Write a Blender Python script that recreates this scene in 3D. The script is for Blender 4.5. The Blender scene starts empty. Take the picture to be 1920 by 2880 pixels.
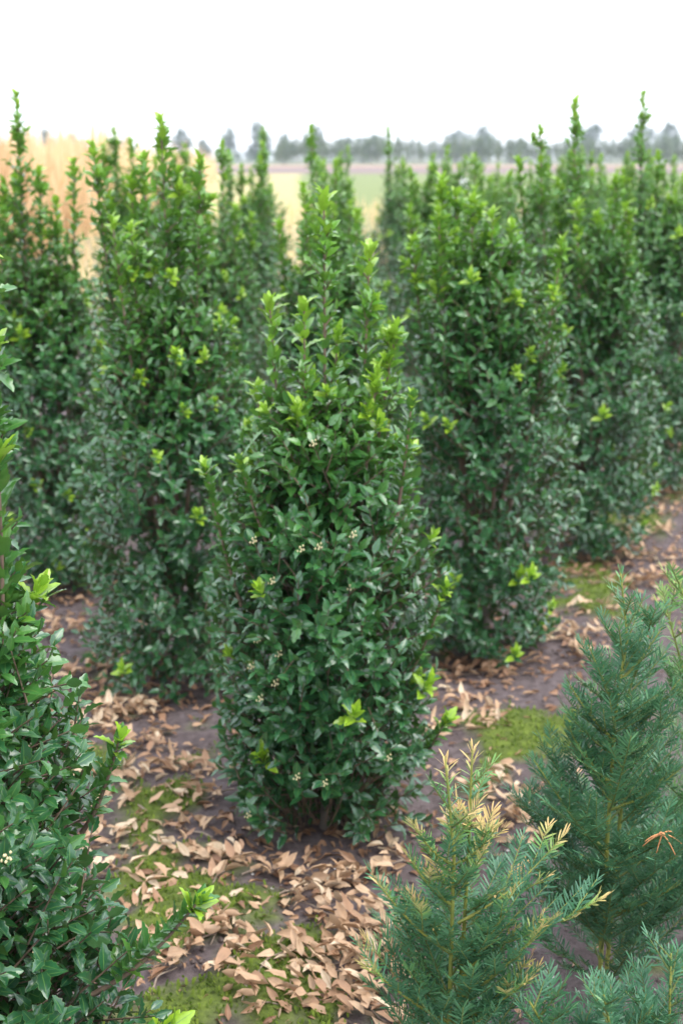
import bpy, math, random
import numpy as np
from mathutils import Matrix, Vector

R = np.random.default_rng(11)
random.seed(11)
S = bpy.context.scene
COL = S.collection
rad = math.radians

# ------------------------------------------------------------------ camera
CAM_H, F_PX, PITCH = 1.65, 3874.0, rad(14.4)
cam = bpy.data.cameras.new("camera")
cam.sensor_fit = 'VERTICAL'; cam.sensor_height = 22.3; cam.sensor_width = 22.3; cam.lens = 30.0
cam.clip_start = 0.05; cam.clip_end = 9000
cam.dof.use_dof = True; cam.dof.focus_distance = 2.2; cam.dof.aperture_fstop = 3.0
camo = bpy.data.objects.new("camera", cam); COL.objects.link(camo)
camo.location = (0, 0, CAM_H); camo.rotation_euler = (rad(90) - PITCH, 0, 0)
S.camera = camo

# ------------------------------------------------------------------ sky, sun, exposure
SUN_EL, SUN_AZ = rad(58), rad(118)          # azimuth from +Y towards +X
w = bpy.data.worlds.new("World"); S.world = w; w.use_nodes = True
nt = w.node_tree; nt.nodes.clear()
sky = nt.nodes.new('ShaderNodeTexSky'); sky.sky_type = 'NISHITA'; sky.sun_disc = False
sky.sun_elevation = SUN_EL; sky.sun_rotation = SUN_AZ; sky.dust_density = 3.0
mx = nt.nodes.new('ShaderNodeMix'); mx.data_type = 'RGBA'; mx.inputs[0].default_value = 0.86
mx.inputs[7].default_value = (9.3, 9.8, 10.7, 1)    # closed, bright cloud cover
bg = nt.nodes.new('ShaderNodeBackground'); bg.inputs[1].default_value = 0.115
out = nt.nodes.new('ShaderNodeOutputWorld')
nt.links.new(sky.outputs[0], mx.inputs[6]); nt.links.new(mx.outputs[2], bg.inputs[0]); nt.links.new(bg.outputs[0], out.inputs[0])
sun = bpy.data.lights.new("sun", 'SUN'); sun.energy = 1.2; sun.angle = rad(40); sun.color = (1.0, 0.96, 0.9)
suno = bpy.data.objects.new("sun", sun); COL.objects.link(suno)
sd = Vector((math.cos(SUN_EL) * math.sin(SUN_AZ), math.cos(SUN_EL) * math.cos(SUN_AZ), math.sin(SUN_EL)))
suno.rotation_euler = sd.to_track_quat('Z', 'Y').to_euler(); suno.location = (0, 0, 30)
vs = S.view_settings; vs.view_transform = 'Standard'; vs.look = 'None'; vs.exposure = 1.32; vs.gamma = 1.0; vs.use_curve_mapping = False
S.cycles.use_denoising = True
S.cycles.max_bounces = 6; S.cycles.diffuse_bounces = 3; S.cycles.glossy_bounces = 3; S.cycles.transmission_bounces = 4
S.cycles.volume_bounces = 0

# ------------------------------------------------------------------ measuring helpers
PX = 1920 / 1568.0
CP, SP = math.cos(PITCH), math.sin(PITCH)
def ray(x, y):
    u, v = (x * PX - 960) / F_PX, (1440 - y * PX) / F_PX
    return np.array([u, CP + v * SP, -SP + v * CP])
def ground_at(x, y):
    d = ray(x, y); return d * (-CAM_H / d[2]) + np.array([0, 0, CAM_H])
def at(x, y, Y):
    d = ray(x, y); return d * (Y / d[1]) + np.array([0, 0, CAM_H])
def project(P):
    P = np.asarray(P) - np.array([0, 0, CAM_H])
    dep = P[:, 1] * CP - P[:, 2] * SP
    up = P[:, 1] * SP + P[:, 2] * CP
    return 960 + F_PX * P[:, 0] / dep, 1440 - F_PX * up / dep, dep
def _hash(i, j, s):
    n = (i.astype(np.int64) * 374761393 + j.astype(np.int64) * 668265263 + s * 974711) & 0x7fffffff
    n = ((n ^ (n >> 13)) * 1274126177) & 0x7fffffff
    return ((n ^ (n >> 16)) & 0xffff) / 65535.0
def vnoise(x, y, s=0):
    x = np.asarray(x, float); y = np.asarray(y, float)
    i, j = np.floor(x), np.floor(y); fx, fy = x - i, y - j
    fx = fx * fx * (3 - 2 * fx); fy = fy * fy * (3 - 2 * fy)
    a, b, c, d = _hash(i, j, s), _hash(i + 1, j, s), _hash(i, j + 1, s), _hash(i + 1, j + 1, s)
    return (a * (1 - fx) + b * fx) * (1 - fy) + (c * (1 - fx) + d * fx) * fy
def fbm(x, y, s=0, o=4):
    x = np.asarray(x, float); y = np.asarray(y, float)
    t = 0; a = 0.5
    for k in range(o):
        t = t + a * vnoise(x * 2 ** k, y * 2 ** k, s + k * 17); a *= 0.5
    return t / (1 - 0.5 ** o)
def gz(x, y):
    f = np.clip(1.6 - np.hypot(x, np.asarray(y) - 4) / 12, 0, 1)
    return f * (0.05 * (fbm(np.asarray(x) * 1.3, np.asarray(y) * 1.3, 3) - 0.5) + 0.022 * (fbm(np.asarray(x) * 9, np.asarray(y) * 9, 8, 3) - 0.5))
def norm(v):
    return v / np.maximum(np.linalg.norm(v, axis=-1, keepdims=True), 1e-9)

# ------------------------------------------------------------------ object helpers
def tag(o, label=None, cat=None, group=None, kind=None):
    if label: o["label"] = label
    if cat: o["category"] = cat
    if group: o["group"] = group
    if kind: o["kind"] = kind
    return o
def link(o, parent=None):
    COL.objects.link(o)
    if parent is not None: o.parent = parent
    return o
def empty(name, loc, rz=0.0):
    o = bpy.data.objects.new(name, None); o.empty_display_size = 0.1
    COL.objects.link(o); o.location = loc; o.rotation_euler = (0, 0, rz); return o
def mesh(name, V, T, mat, uv=None, tone=None, smooth=True):
    V = np.asarray(V, np.float32).reshape(-1, 3); T = np.asarray(T, np.int32).reshape(-1, 3)
    m = bpy.data.meshes.new(name)
    m.vertices.add(len(V)); m.vertices.foreach_set("co", V.ravel())
    m.loops.add(T.size); m.loops.foreach_set("vertex_index", T.ravel())
    m.polygons.add(len(T)); m.polygons.foreach_set("loop_start", np.arange(0, T.size, 3, dtype=np.int32))
    m.polygons.foreach_set("use_smooth", np.full(len(T), smooth))
    if uv is not None:
        l = m.uv_layers.new(name="UVMap"); l.data.foreach_set("uv", np.asarray(uv, np.float32)[T.ravel()].ravel())
    if tone is not None:
        a = m.attributes.new("tone", 'FLOAT', 'POINT'); a.data.foreach_set("value", np.asarray(tone, np.float32))
    m.update(calc_edges=True)
    m.materials.append(mat); return m
def obj(name, m, parent=None):
    return link(bpy.data.objects.new(name, m), parent)
def tube(pts, radii, n=6, cap=True):
    pts = np.asarray(pts, float); K = len(pts); radii = np.broadcast_to(np.asarray(radii, float), (K,))
    tan = norm(np.gradient(pts, axis=0)); ref = np.array([0.31, 0.93, 0.2])
    if abs(tan[0] @ ref) > 0.9: ref = np.array([1.0, 0, 0.1])
    a = norm(np.cross(tan, ref)); b = np.cross(tan, a)
    th = np.arange(n) * 2 * math.pi / n
    V = pts[:, None] + radii[:, None, None] * (np.cos(th)[None, :, None] * a[:, None] + np.sin(th)[None, :, None] * b[:, None])
    V = V.reshape(-1, 3); T = []
    for k in range(K - 1):
        for i in range(n):
            p, q = k * n + i, k * n + (i + 1) % n
            T += [(p, q, q + n), (p, q + n, p + n)]
    if cap:
        V = np.vstack([V, pts[-1] + tan[-1] * radii[-1] * 0.8]); c = len(V) - 1
        T += [((K - 1) * n + i, (K - 1) * n + (i + 1) % n, c) for i in range(n)]
    return V, np.array(T, np.int32)
def join(parts):
    Vs, Ts, o = [], [], 0
    for V, T in parts:
        Vs.append(V); Ts.append(T + o); o += len(V)
    return np.vstack(Vs), np.vstack(Ts)
def many_tubes(A, B, ra, rb):
    """three-sided straight twigs from A to B, all in one go"""
    A, B = np.asarray(A), np.asarray(B); t = norm(B - A)
    u = norm(np.cross(t, np.array([0.37, 0.61, 0.7]))); v = np.cross(t, u); n = len(A)
    V = np.zeros((n, 6, 3))
    for i in range(3):
        c, s = math.cos(i * 2.094), math.sin(i * 2.094)
        V[:, i] = A + (u * c + v * s) * ra; V[:, 3 + i] = B + (u * c + v * s) * rb
    f = np.array([(0, 1, 4), (0, 4, 3), (1, 2, 5), (1, 5, 4), (2, 0, 3), (2, 3, 5)])
    return V.reshape(-1, 3), (f[None] + (np.arange(n) * 6)[:, None, None]).reshape(-1, 3)

# ------------------------------------------------------------------ materials
def material(name):
    m = bpy.data.materials.new(name); m.use_nodes = True; n = m.node_tree; n.nodes.clear()
    o = n.nodes.new('ShaderNodeOutputMaterial'); return m, n, o
def N(n, t, **kw):
    x = n.nodes.new(t)
    for k, v in kw.items(): setattr(x, k, v)
    return x
def ramp(n, stops, src=None):
    r = n.nodes.new('ShaderNodeValToRGB'); e = r.color_ramp.elements
    e[0].position, e[0].color = stops[0][0], (*stops[0][1], 1); e[1].position, e[1].color = stops[-1][0], (*stops[-1][1], 1)
    for p, c in stops[1:-1]:
        q = e.new(p); q.color = (*c, 1)
    if src is not None: n.links.new(src, r.inputs[0])
    return r
def mixc(n, fac, a, b, mode='MIX'):
    x = n.nodes.new('ShaderNodeMix'); x.data_type = 'RGBA'; x.blend_type = mode
    for sock, val in ((x.inputs[0], fac), (x.inputs[6], a), (x.inputs[7], b)):
        if isinstance(val, bpy.types.NodeSocket): n.links.new(val, sock)
        elif isinstance(val, (int, float)): sock.default_value = val
        else: sock.default_value = (*val, 1)
    return x.outputs[2]
def noise_tex(n, scale, detail=3, vec=None, rough=0.6):
    x = n.nodes.new('ShaderNodeTexNoise'); x.inputs['Scale'].default_value = scale
    x.inputs['Detail'].default_value = detail; x.inputs['Roughness'].default_value = rough
    if vec is not None: n.links.new(vec, x.inputs['Vector'])
    return x.outputs['Fac']

def leaf_material(name, stops, under, rim, midrib, rough, transl, spec=0.5, coat=0.0, glow=(0.25, 0.5, 0.04)):
    """tone attribute: 0 old leaf .. 1 fresh shoot; paler matt underside, pale rim and midrib"""
    m, n, o = material(name)
    at_ = N(n, 'ShaderNodeAttribute', attribute_name='tone')
    base = ramp(n, stops, at_.outputs['Fac']).outputs[0]; pure = base
    geo = N(n, 'ShaderNodeNewGeometry')
    nz = noise_tex(n, 55, 2, geo.outputs['Position'])
    base = mixc(n, 0.55, base, mixc(n, nz, (0.35, 0.4, 0.4), (1.5, 1.45, 1.3)), 'MULTIPLY')
    uv = N(n, 'ShaderNodeUVMap', uv_map='UVMap'); sx = N(n, 'ShaderNodeSeparateXYZ'); n.links.new(uv.outputs[0], sx.inputs[0])
    ab = N(n, 'ShaderNodeMath', operation='ABSOLUTE'); n.links.new(sx.outputs[0], ab.inputs[0])
    mr = N(n, 'ShaderNodeMapRange'); mr.inputs[1].default_value = 0.03; mr.inputs[2].default_value = 0.1; mr.inputs[3].default_value = 0.75; mr.inputs[4].default_value = 0
    n.links.new(ab.outputs[0], mr.inputs[0])
    er = N(n, 'ShaderNodeMapRange'); er.inputs[1].default_value = 0.9; er.inputs[2].default_value = 1.0; er.inputs[3].default_value = 0; er.inputs[4].default_value = 0.7
    n.links.new(ab.outputs[0], er.inputs[0])
    base = mixc(n, mr.outputs[0], base, midrib); base = mixc(n, er.outputs[0], base, rim)
    und = mixc(n, 0.38, pure, under)
    col = mixc(n, geo.outputs['Backfacing'], base, und)
    p = N(n, 'ShaderNodeBsdfPrincipled'); n.links.new(col, p.inputs['Base Color'])
    rr = N(n, 'ShaderNodeMix'); rr.inputs[2].default_value = rough; rr.inputs[3].default_value = 0.6
    n.links.new(geo.outputs['Backfacing'], rr.inputs[0]); n.links.new(rr.outputs[0], p.inputs['Roughness'])
    p.inputs['Specular IOR Level'].default_value = spec; p.inputs['Coat Weight'].default_value = coat; p.inputs['Coat Roughness'].default_value = 0.17; p.inputs['Coat IOR'].default_value = 1.6
    bt = noise_tex(n, 260, 2, geo.outputs['Position']); bp = N(n, 'ShaderNodeBump'); bp.inputs['Strength'].default_value = 0.25; bp.inputs['Distance'].default_value = 0.002
    n.links.new(bt, bp.inputs['Height']); n.links.new(bp.outputs[0], p.inputs['Normal'])
    tr = N(n, 'ShaderNodeBsdfTranslucent'); n.links.new(mixc(n, 0.5, und, glow), tr.inputs[0])
    ms = N(n, 'ShaderNodeMixShader'); 
    tf = N(n, 'ShaderNodeMapRange'); tf.inputs[3].default_value = transl[0]; tf.inputs[4].default_value = transl[1]; n.links.new(at_.outputs['Fac'], tf.inputs[0]); n.links.new(tf.outputs[0], ms.inputs[0])
    n.links.new(p.outputs[0], ms.inputs[1]); n.links.new(tr.outputs[0], ms.inputs[2]); n.links.new(ms.outputs[0], o.inputs[0])
    return m
HOLLY = leaf_material("holly_leaf", [(0, (0.013, 0.078, 0.036)), (0.3, (0.032, 0.135, 0.036)), (0.6, (0.11, 0.28, 0.030)), (1, (0.37, 0.58, 0.04))],
                      (0.10, 0.20, 0.05), (0.16, 0.30, 0.06), (0.13, 0.26, 0.06), 0.45, (0.08, 0.36), 0.2, 0.9)
YEW = leaf_material("yew_needle", [(0, (0.036, 0.118, 0.070)), (0.3, (0.072, 0.205, 0.100)), (0.6, (0.20, 0.38, 0.09)), (1, (0.78, 0.52, 0.22))],
                    (0.07, 0.15, 0.06), (0.05, 0.14, 0.07), (0.04, 0.12, 0.06), 0.36, (0.10, 0.28), 0.5, glow=(0.12, 0.36, 0.12))
TREELEAF = leaf_material("tree_leaf", [(0, (0.035, 0.07, 0.035)), (1, (0.12, 0.18, 0.07))], (0.05, 0.09, 0.04), (0.05, 0.09, 0.04), (0.05, 0.09, 0.04), 0.6, (0.1, 0.15), 0.3)
DRYLEAF = leaf_material("dry_leaf", [(0, (0.17, 0.085, 0.05)), (0.35, (0.35, 0.20, 0.125)), (0.7, (0.51, 0.34, 0.22)), (1, (0.62, 0.50, 0.37))],
                        (0.42, 0.28, 0.17), (0.34, 0.20, 0.11), (0.38, 0.23, 0.13), 0.55, (0.05, 0.1), 0.3, glow=(0.5, 0.3, 0.14))
STRAW = leaf_material("straw", [(0, (0.54, 0.33, 0.18)), (0.5, (0.78, 0.55, 0.33)), (0.8, (0.78, 0.62, 0.36)), (1, (0.56, 0.56, 0.24))], (0.74, 0.54, 0.33), (0.74, 0.54, 0.33), (0.74, 0.54, 0.33), 0.65, (0.15, 0.2), 0.2, glow=(0.7, 0.5, 0.25))
MOSSM = leaf_material("moss", [(0, (0.055, 0.085, 0.016)), (0.5, (0.115, 0.165, 0.022)), (1, (0.21, 0.27, 0.04))], (0.12, 0.18, 0.03), (0.13, 0.19, 0.03), (0.12, 0.17, 0.03), 0.7, (0.15, 0.25), 0.2)

def wood_material(name, a, b, scale=40, rough=0.7):
    m, n, o = material(name)
    tc = N(n, 'ShaderNodeTexCoord'); mp = N(n, 'ShaderNodeMapping'); mp.inputs['Scale'].default_value = (1, 1, 0.25); n.links.new(tc.outputs['Object'], mp.inputs[0])
    f = noise_tex(n, scale, 4, mp.outputs[0]); c = ramp(n, [(0.3, a), (0.7, b)], f)
    p = N(n, 'ShaderNodeBsdfPrincipled'); n.links.new(c.outputs[0], p.inputs['Base Color']); p.inputs['Roughness'].default_value = rough
    bp = N(n, 'ShaderNodeBump'); bp.inputs['Strength'].default_value = 0.5; bp.inputs['Distance'].default_value = 0.003; n.links.new(f, bp.inputs['Height']); n.links.new(bp.outputs[0], p.inputs['Normal'])
    n.links.new(p.outputs[0], o.inputs[0]); return m
BARK = wood_material("holly_bark", (0.10, 0.085, 0.07), (0.21, 0.18, 0.15))
TWIG = wood_material("holly_twig", (0.10, 0.062, 0.05), (0.20, 0.14, 0.085), 70)
YEWTWIG = wood_material("yew_twig", (0.07, 0.11, 0.03), (0.16, 0.18, 0.04), 60)
YEWSTEM = wood_material("yew_stem", (0.13, 0.165, 0.035), (0.27, 0.26, 0.05), 60)
DRYTWIG = wood_material("dry_twig", (0.16, 0.11, 0.08), (0.33, 0.26, 0.20), 60)
TREEBARK = wood_material("tree_bark", (0.06, 0.05, 0.045), (0.12, 0.10, 0.085), 3)
PALEBARK = wood_material("pale_young_bark", (0.30, 0.25, 0.22), (0.46, 0.40, 0.35), 5)
PETAL = wood_material("cream_petal", (0.50, 0.44, 0.22), (0.68, 0.60, 0.36), 120, 0.6)
STONE = wood_material("pale_grit", (0.42, 0.38, 0.36), (0.72, 0.68, 0.64), 90, 0.8)
CLOD = wood_material("soil_clod", (0.075, 0.055, 0.05), (0.15, 0.115, 0.105), 120, 0.95)
WHITEP = wood_material("white_plastic", (0.78, 0.78, 0.78), (0.84, 0.84, 0.83), 10, 0.4)

# ------------------------------------------------------------------ leaf shapes
def leaf_template(K, width, teeth=0.0, fold=0.3, droop=0.25, twist=0.0, wavy=0.0, shape=(0.55, 0.9)):
    """unit-long leaf along +Y, upper face +Z; K stations with left edge, midrib, right edge"""
    V, UV = [], []
    for k in range(K + 1):
        t = k / K
        wd = width * (math.sin(math.pi * t ** shape[0]) ** shape[1] if 0 < t < 1 else 0.03)
        e = 1.0 + (teeth if k % 2 else -teeth * 0.6) if 0 < k < K else 1.0
        z0 = 0.10 * t - droop * t * t
        for sgn in (-1, 0, 1):
            x = sgn * wd * e * 0.5
            z = z0 + abs(x) * fold + (wavy * (1 if k % 2 else -1) * abs(sgn) if 0 < k < K else 0) + x * twist * t
            y = t + (0.035 * teeth / 0.2 if (sgn and k % 2) else 0)
            V.append((x, y, z)); UV.append((sgn, t))
    T = []
    for k in range(K):
        a = 3 * k
        T += [(a, a + 1, a + 4), (a, a + 4, a + 3), (a + 1, a + 2, a + 5), (a + 1, a + 5, a + 4)]
    return np.array(V), np.array(T), np.array(UV, float)
def strip_template(width, droop, tip=.78):
    """narrow flat blade or needle, blunt ended, five triangles"""
    h = width / 2; V = [(-h * .5, 0, 0), (h * .5, 0, 0), (-h, .35, .02 - droop * .12), (h, .35, .02 - droop * .12), (-h * .9, tip, .02 - droop * .6), (h * .9, tip, .02 - droop * .6), (0, 1, -droop)]
    T = [(0, 1, 3), (0, 3, 2), (2, 3, 5), (2, 5, 4), (4, 5, 6)]
    return np.array(V), np.array(T), np.array([(.5, 0), (.5, 0), (.5, .4), (.5, .4), (.5, .8), (.5, .8), (.5, 1)], float)
SH = (.78, .80)
HI = [leaf_template(8, .47, .15, .42, .22, .1, .012, SH), leaf_template(8, .45, .16, .30, .36, -.25, .015, SH), leaf_template(8, .50, .13, .5, .12, .25, .01, SH), leaf_template(8, .42, .10, .35, .05, 0, .01, SH)]
MID = [leaf_template(3, .50, 0, .42, .22, .1, 0, SH), leaf_template(3, .46, 0, .3, .34, -.2, 0, SH), leaf_template(3, .52, 0, .5, .1, .2, 0, SH)]
FAR = [leaf_template(2, .56, 0, .4, .25, 0, 0, SH), leaf_template(2, .50, 0, .3, .1, 0, 0, SH)]
DRY = [leaf_template(4, .40, 0, .75, .28, .3, .02, (.7, .8)), leaf_template(4, .44, 0, .5, -.35, -.4, .03, (.7, .8)), leaf_template(4, .34, 0, 1.0, .15, .6, .01, (.7, .8)), leaf_template(4, .46, 0, .3, .42, -.2, .04, (.7, .8))]
NEEDLE = [strip_template(.13, .14), strip_template(.12, -.10), strip_template(.14, .05)]

class Leaves:
    def __init__(s): s.P, s.D, s.N, s.S, s.T, s.Q = [], [], [], [], [], []
    def add(s, P, D, Nn, Sc, T, Q=False):
        P = np.asarray(P, float); n = len(P)
        s.P.append(P); s.D.append(np.broadcast_to(D, (n, 3))); s.N.append(np.broadcast_to(Nn, (n, 3)))
        s.S.append(np.broadcast_to(Sc, (n,))); s.T.append(np.broadcast_to(T, (n,))); s.Q.append(np.broadcast_to(Q, (n,)))
    def done(s):
        s.P, s.D, s.N = (np.concatenate(a) for a in (s.P, s.D, s.N)); s.S, s.T, s.Q = np.concatenate(s.S), np.concatenate(s.T), np.concatenate(s.Q)
        y = norm(s.D); z = norm(s.N - y * np.sum(s.N * y, 1, keepdims=True)); x = np.cross(y, z)
        s.M = np.stack([x, y, z], axis=2); s.kind = R.integers(0, 1000, len(s.P)); return s
def leaves_mesh(name, L, templ, mat, keep=None, coarse=None):
    Vs, Ts, Us, To, off = [], [], [], [], 0
    idx = np.arange(len(L.P)) if keep is None else np.nonzero(keep)[0]
    jobs = [(V, T, UV, idx[(L.kind[idx] % len(templ) == q) & ~(L.Q[idx] & (coarse is not None))]) for q, (V, T, UV) in enumerate(templ)]
    if coarse is not None: jobs += [(V, T, UV, idx[(L.kind[idx] % len(coarse) == q) & L.Q[idx]]) for q, (V, T, UV) in enumerate(coarse)]
    for V, T, UV, i in jobs:
        if not len(i): continue
        W = np.einsum('nij,vj->nvi', L.M[i] * L.S[i][:, None, None], V) + L.P[i][:, None]
        Vs.append(W.reshape(-1, 3)); Ts.append((T[None] + (np.arange(len(i)) * len(V))[:, None, None]).reshape(-1, 3) + off)
        Us.append(np.tile(UV, (len(i), 1))); To.append(np.repeat(L.T[i], len(V))); off += len(i) * len(V)
    return mesh(name, np.vstack(Vs), np.vstack(Ts), mat, np.vstack(Us), np.concatenate(To))

# ------------------------------------------------------------------ ground
def axis(lo, hi, step, far, g=1.13):
    mid = np.arange(lo, hi + 1e-6, step); a = []; d = step; x = hi
    while x < far: d *= g; x += d; a.append(x)
    b = []; d = step; x = lo
    while x > -far: d *= g; x -= d; b.append(x)
    return np.concatenate([b[::-1], mid, a])
xs, ys = axis(-1.5, 2.1, 0.032, 4000), axis(1.7, 5.6, 0.032, 4000)
GX, GY = np.meshgrid(xs, ys)
moss_spots = [(400, 2100, .16), (370, 2150, .12), (640, 2230, .17), (660, 2290, .15), (560, 2080, .14), (340, 1850, .16), (400, 1830, .10), (250, 1730, .14), (210, 1760, .12), (440, 1750, .12),
              (1180, 1690, .2), (1260, 1720, .2), (1100, 1640, .16), (1290, 1660, .16), (1360, 1400, .25), (1330, 1340, .25), (1500, 1200, .3), (1530, 1150, .3), (310, 1540, .16), (360, 1900, .12), (900, 2060, .14), (420, 2330, .12), (330, 1990, .10), (1110, 1800, .12), (280, 1480, .15), (450, 1840, .1)]
def moss_mask(x, y):
    m = 0.9 * (fbm(x * 3.1, y * 3.1, 21) - 0.5)
    for px, py, r in moss_spots:
        g = ground_at(px, py); m = m + 0.34 * np.exp(-((x - g[0]) ** 2 + ((y - g[1]) * .8) ** 2) / (.82 * r) ** 2)
    return np.clip((m + 0.8 * (fbm(x * 14, y * 14, 5) - 0.5) - 0.235) * 4.5, 0, 1) * np.clip((13 - y) / 3, 0, 1)
near_m = moss_mask(GX, GY)
GZ = gz(GX, GY) + 0.012 * near_m
V = np.stack([GX, GY, GZ], -1).reshape(-1, 3)
nx, ny = len(xs), len(ys)
i0 = (np.arange(ny - 1)[:, None] * nx + np.arange(nx - 1)[None]).ravel()
T = np.concatenate([np.stack([i0, i0 + 1, i0 + nx + 1], 1), np.stack([i0, i0 + nx + 1, i0 + nx], 1)])
def zone(x, y):
    soil = np.array([0.132, 0.105, 0.104]); stub = np.array([0.29, 0.25, 0.17]); gold = np.array([0.43, 0.38, 0.17]); green = np.array([0.19, 0.235, 0.085]); plough = np.array([0.21, 0.155, 0.14]); tan = np.array([0.46, 0.31, 0.18]); gr2 = np.array([0.15, 0.18, 0.10])
    def st(a, b, v): return np.clip((v - a) / (b - a), 0, 1)[..., None]
    c = soil + (stub - soil) * st(11, 15, y)
    fld = np.where((x > -0.03 * y)[..., None], green, gold)
    c = c + (fld - c) * st(24, 45, y); c = c + (plough - c) * st(150, 160, y) ; c = c + (tan - c) * st(285, 300, y); c = c + (gr2 - c) * st(345, 380, y)
    return c
zc = zone(V[:, 0], V[:, 1])
gm, n, o = material("soil_and_moss")
ca = N(n, 'ShaderNodeAttribute', attribute_name='zone_colour'); ma = N(n, 'ShaderNodeAttribute', attribute_name='tone')
geo = N(n, 'ShaderNodeNewGeometry')
f1 = noise_tex(n, 34, 6, geo.outputs['Position'], .7); f2 = noise_tex(n, 5, 4, geo.outputs['Position']); f3 = noise_tex(n, 320, 3, geo.outputs['Position'])
c = mixc(n, 1.0, ca.outputs['Color'], ramp(n, [(0.3, (0.55, 0.53, 0.53)), (0.75, (1.4, 1.38, 1.38))], f1).outputs[0], 'MULTIPLY')
c = mixc(n, 0.8, c, ramp(n, [(0.3, (0.7, 0.66, 0.64)), (0.7, (1.15, 1.18, 1.22))], f2).outputs[0], 'MULTIPLY')
mossc = ramp(n, [(0.35, (0.06, 0.085, 0.018)), (0.7, (0.15, 0.20, 0.03))], f1).outputs[0]
c = mixc(n, ma.outputs['Fac'], c, mossc)
p = N(n, 'ShaderNodeBsdfPrincipled'); n.links.new(c, p.inputs['Base Color']); p.inputs['Roughness'].default_value = 0.92; p.inputs['Specular IOR Level'].default_value = 0.25
hs = N(n, 'ShaderNodeMath', operation='MULTIPLY_ADD'); n.links.new(f3, hs.inputs[0]); hs.inputs[1].default_value = 0.35; n.links.new(f1, hs.inputs[2])
bp = N(n, 'ShaderNodeBump'); bp.inputs['Strength'].default_value = 0.8; bp.inputs['Distance'].default_value = 0.012
n.links.new(hs.outputs[0], bp.inputs['Height']); n.links.new(bp.outputs[0], p.inputs['Normal']); n.links.new(p.outputs[0], o.inputs[0])
gmesh = mesh("ground", V, T, gm, None, near_m.ravel())
a = gmesh.attributes.new("zone_colour", 'FLOAT_COLOR', 'POINT'); a.data.foreach_set("color", np.concatenate([zc, np.ones((len(zc), 1))], 1).astype(np.float32).ravel())
tag(obj("ground", gmesh), kind="structure")

# ------------------------------------------------------------------ holly bushes
HOLLY_GROUP = "holly bushes planted in staggered rows"
leafmesh_cache = {}
def leaf_proto(detail, templ, q, tone):
    b = min(3, int(tone * 4)); key = (detail, q, b)
    if key not in leafmesh_cache:
        V, T, UV = templ[q]; leafmesh_cache[key] = mesh("holly_leaf", V, T, HOLLY, UV, np.full(len(V), (0.10, 0.36, 0.62, 0.95)[b]))
    return leafmesh_cache[key]

def perp(t):
    u = norm(np.cross(t, np.array([0.13, 0.27, 0.95]) + 0 * t)); return u, np.cross(t, u)
def spray(L, P, D, ln, nl, size, tone, a0=78, a1=34, up=0.30, first=0.0, coarse=False):
    """leaves set spirally on twigs that end at P and point along D"""
    n = len(P); u, v = perp(D); ph = R.uniform(0, 6.283, n)
    for k in range(nl):
        t = first + (1 - first) * k / max(1, nl - 1)
        a = np.radians(a0 + (a1 - a0) * t + R.normal(0, 9, n))[:, None]
        f = ph + k * 2.3999 + R.normal(0, .18, n)
        r = u * np.cos(f)[:, None] + v * np.sin(f)[:, None]
        d = D * np.cos(a) + r * np.sin(a); nn = D * np.sin(a) - r * np.cos(a) + np.array([0, 0, up]) + R.normal(0, .16, (n, 3))
        L.add(P - D * (ln * (1 - t))[:, None], d, nn, size * (1.0 - .22 * t) * R.uniform(.72, 1.16, n), np.clip(tone + R.normal(0, .05, n), 0, 1), coarse)

def rosette_mesh(templ, seed):
    L = Leaves(); D = np.array([[0, 0, 1.0]])
    spray(L, np.array([[0, 0, 0.004]]), D, np.array([.026]), 9, .042, 0.96, 64, 12, 0.1)
    return leaves_mesh("young_rosette", L.done(), templ, HOLLY)
ROS = [rosette_mesh(HI, i) for i in range(4)]; ROSF = [rosette_mesh(MID, i) for i in range(2)]
def blossom_mesh():
    parts = []
    for k in range(9):
        c = R.normal(0, .0042, 3); 
        V, T = tube([c + (0, 0, -.0025), c, c + (0, 0, .0025)], [.001, .0024, .0006], 5); parts.append((V, T))
    V, T = join(parts); return mesh("blossom", V, T, PETAL)
BLOSSOM = blossom_mesh()

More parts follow.
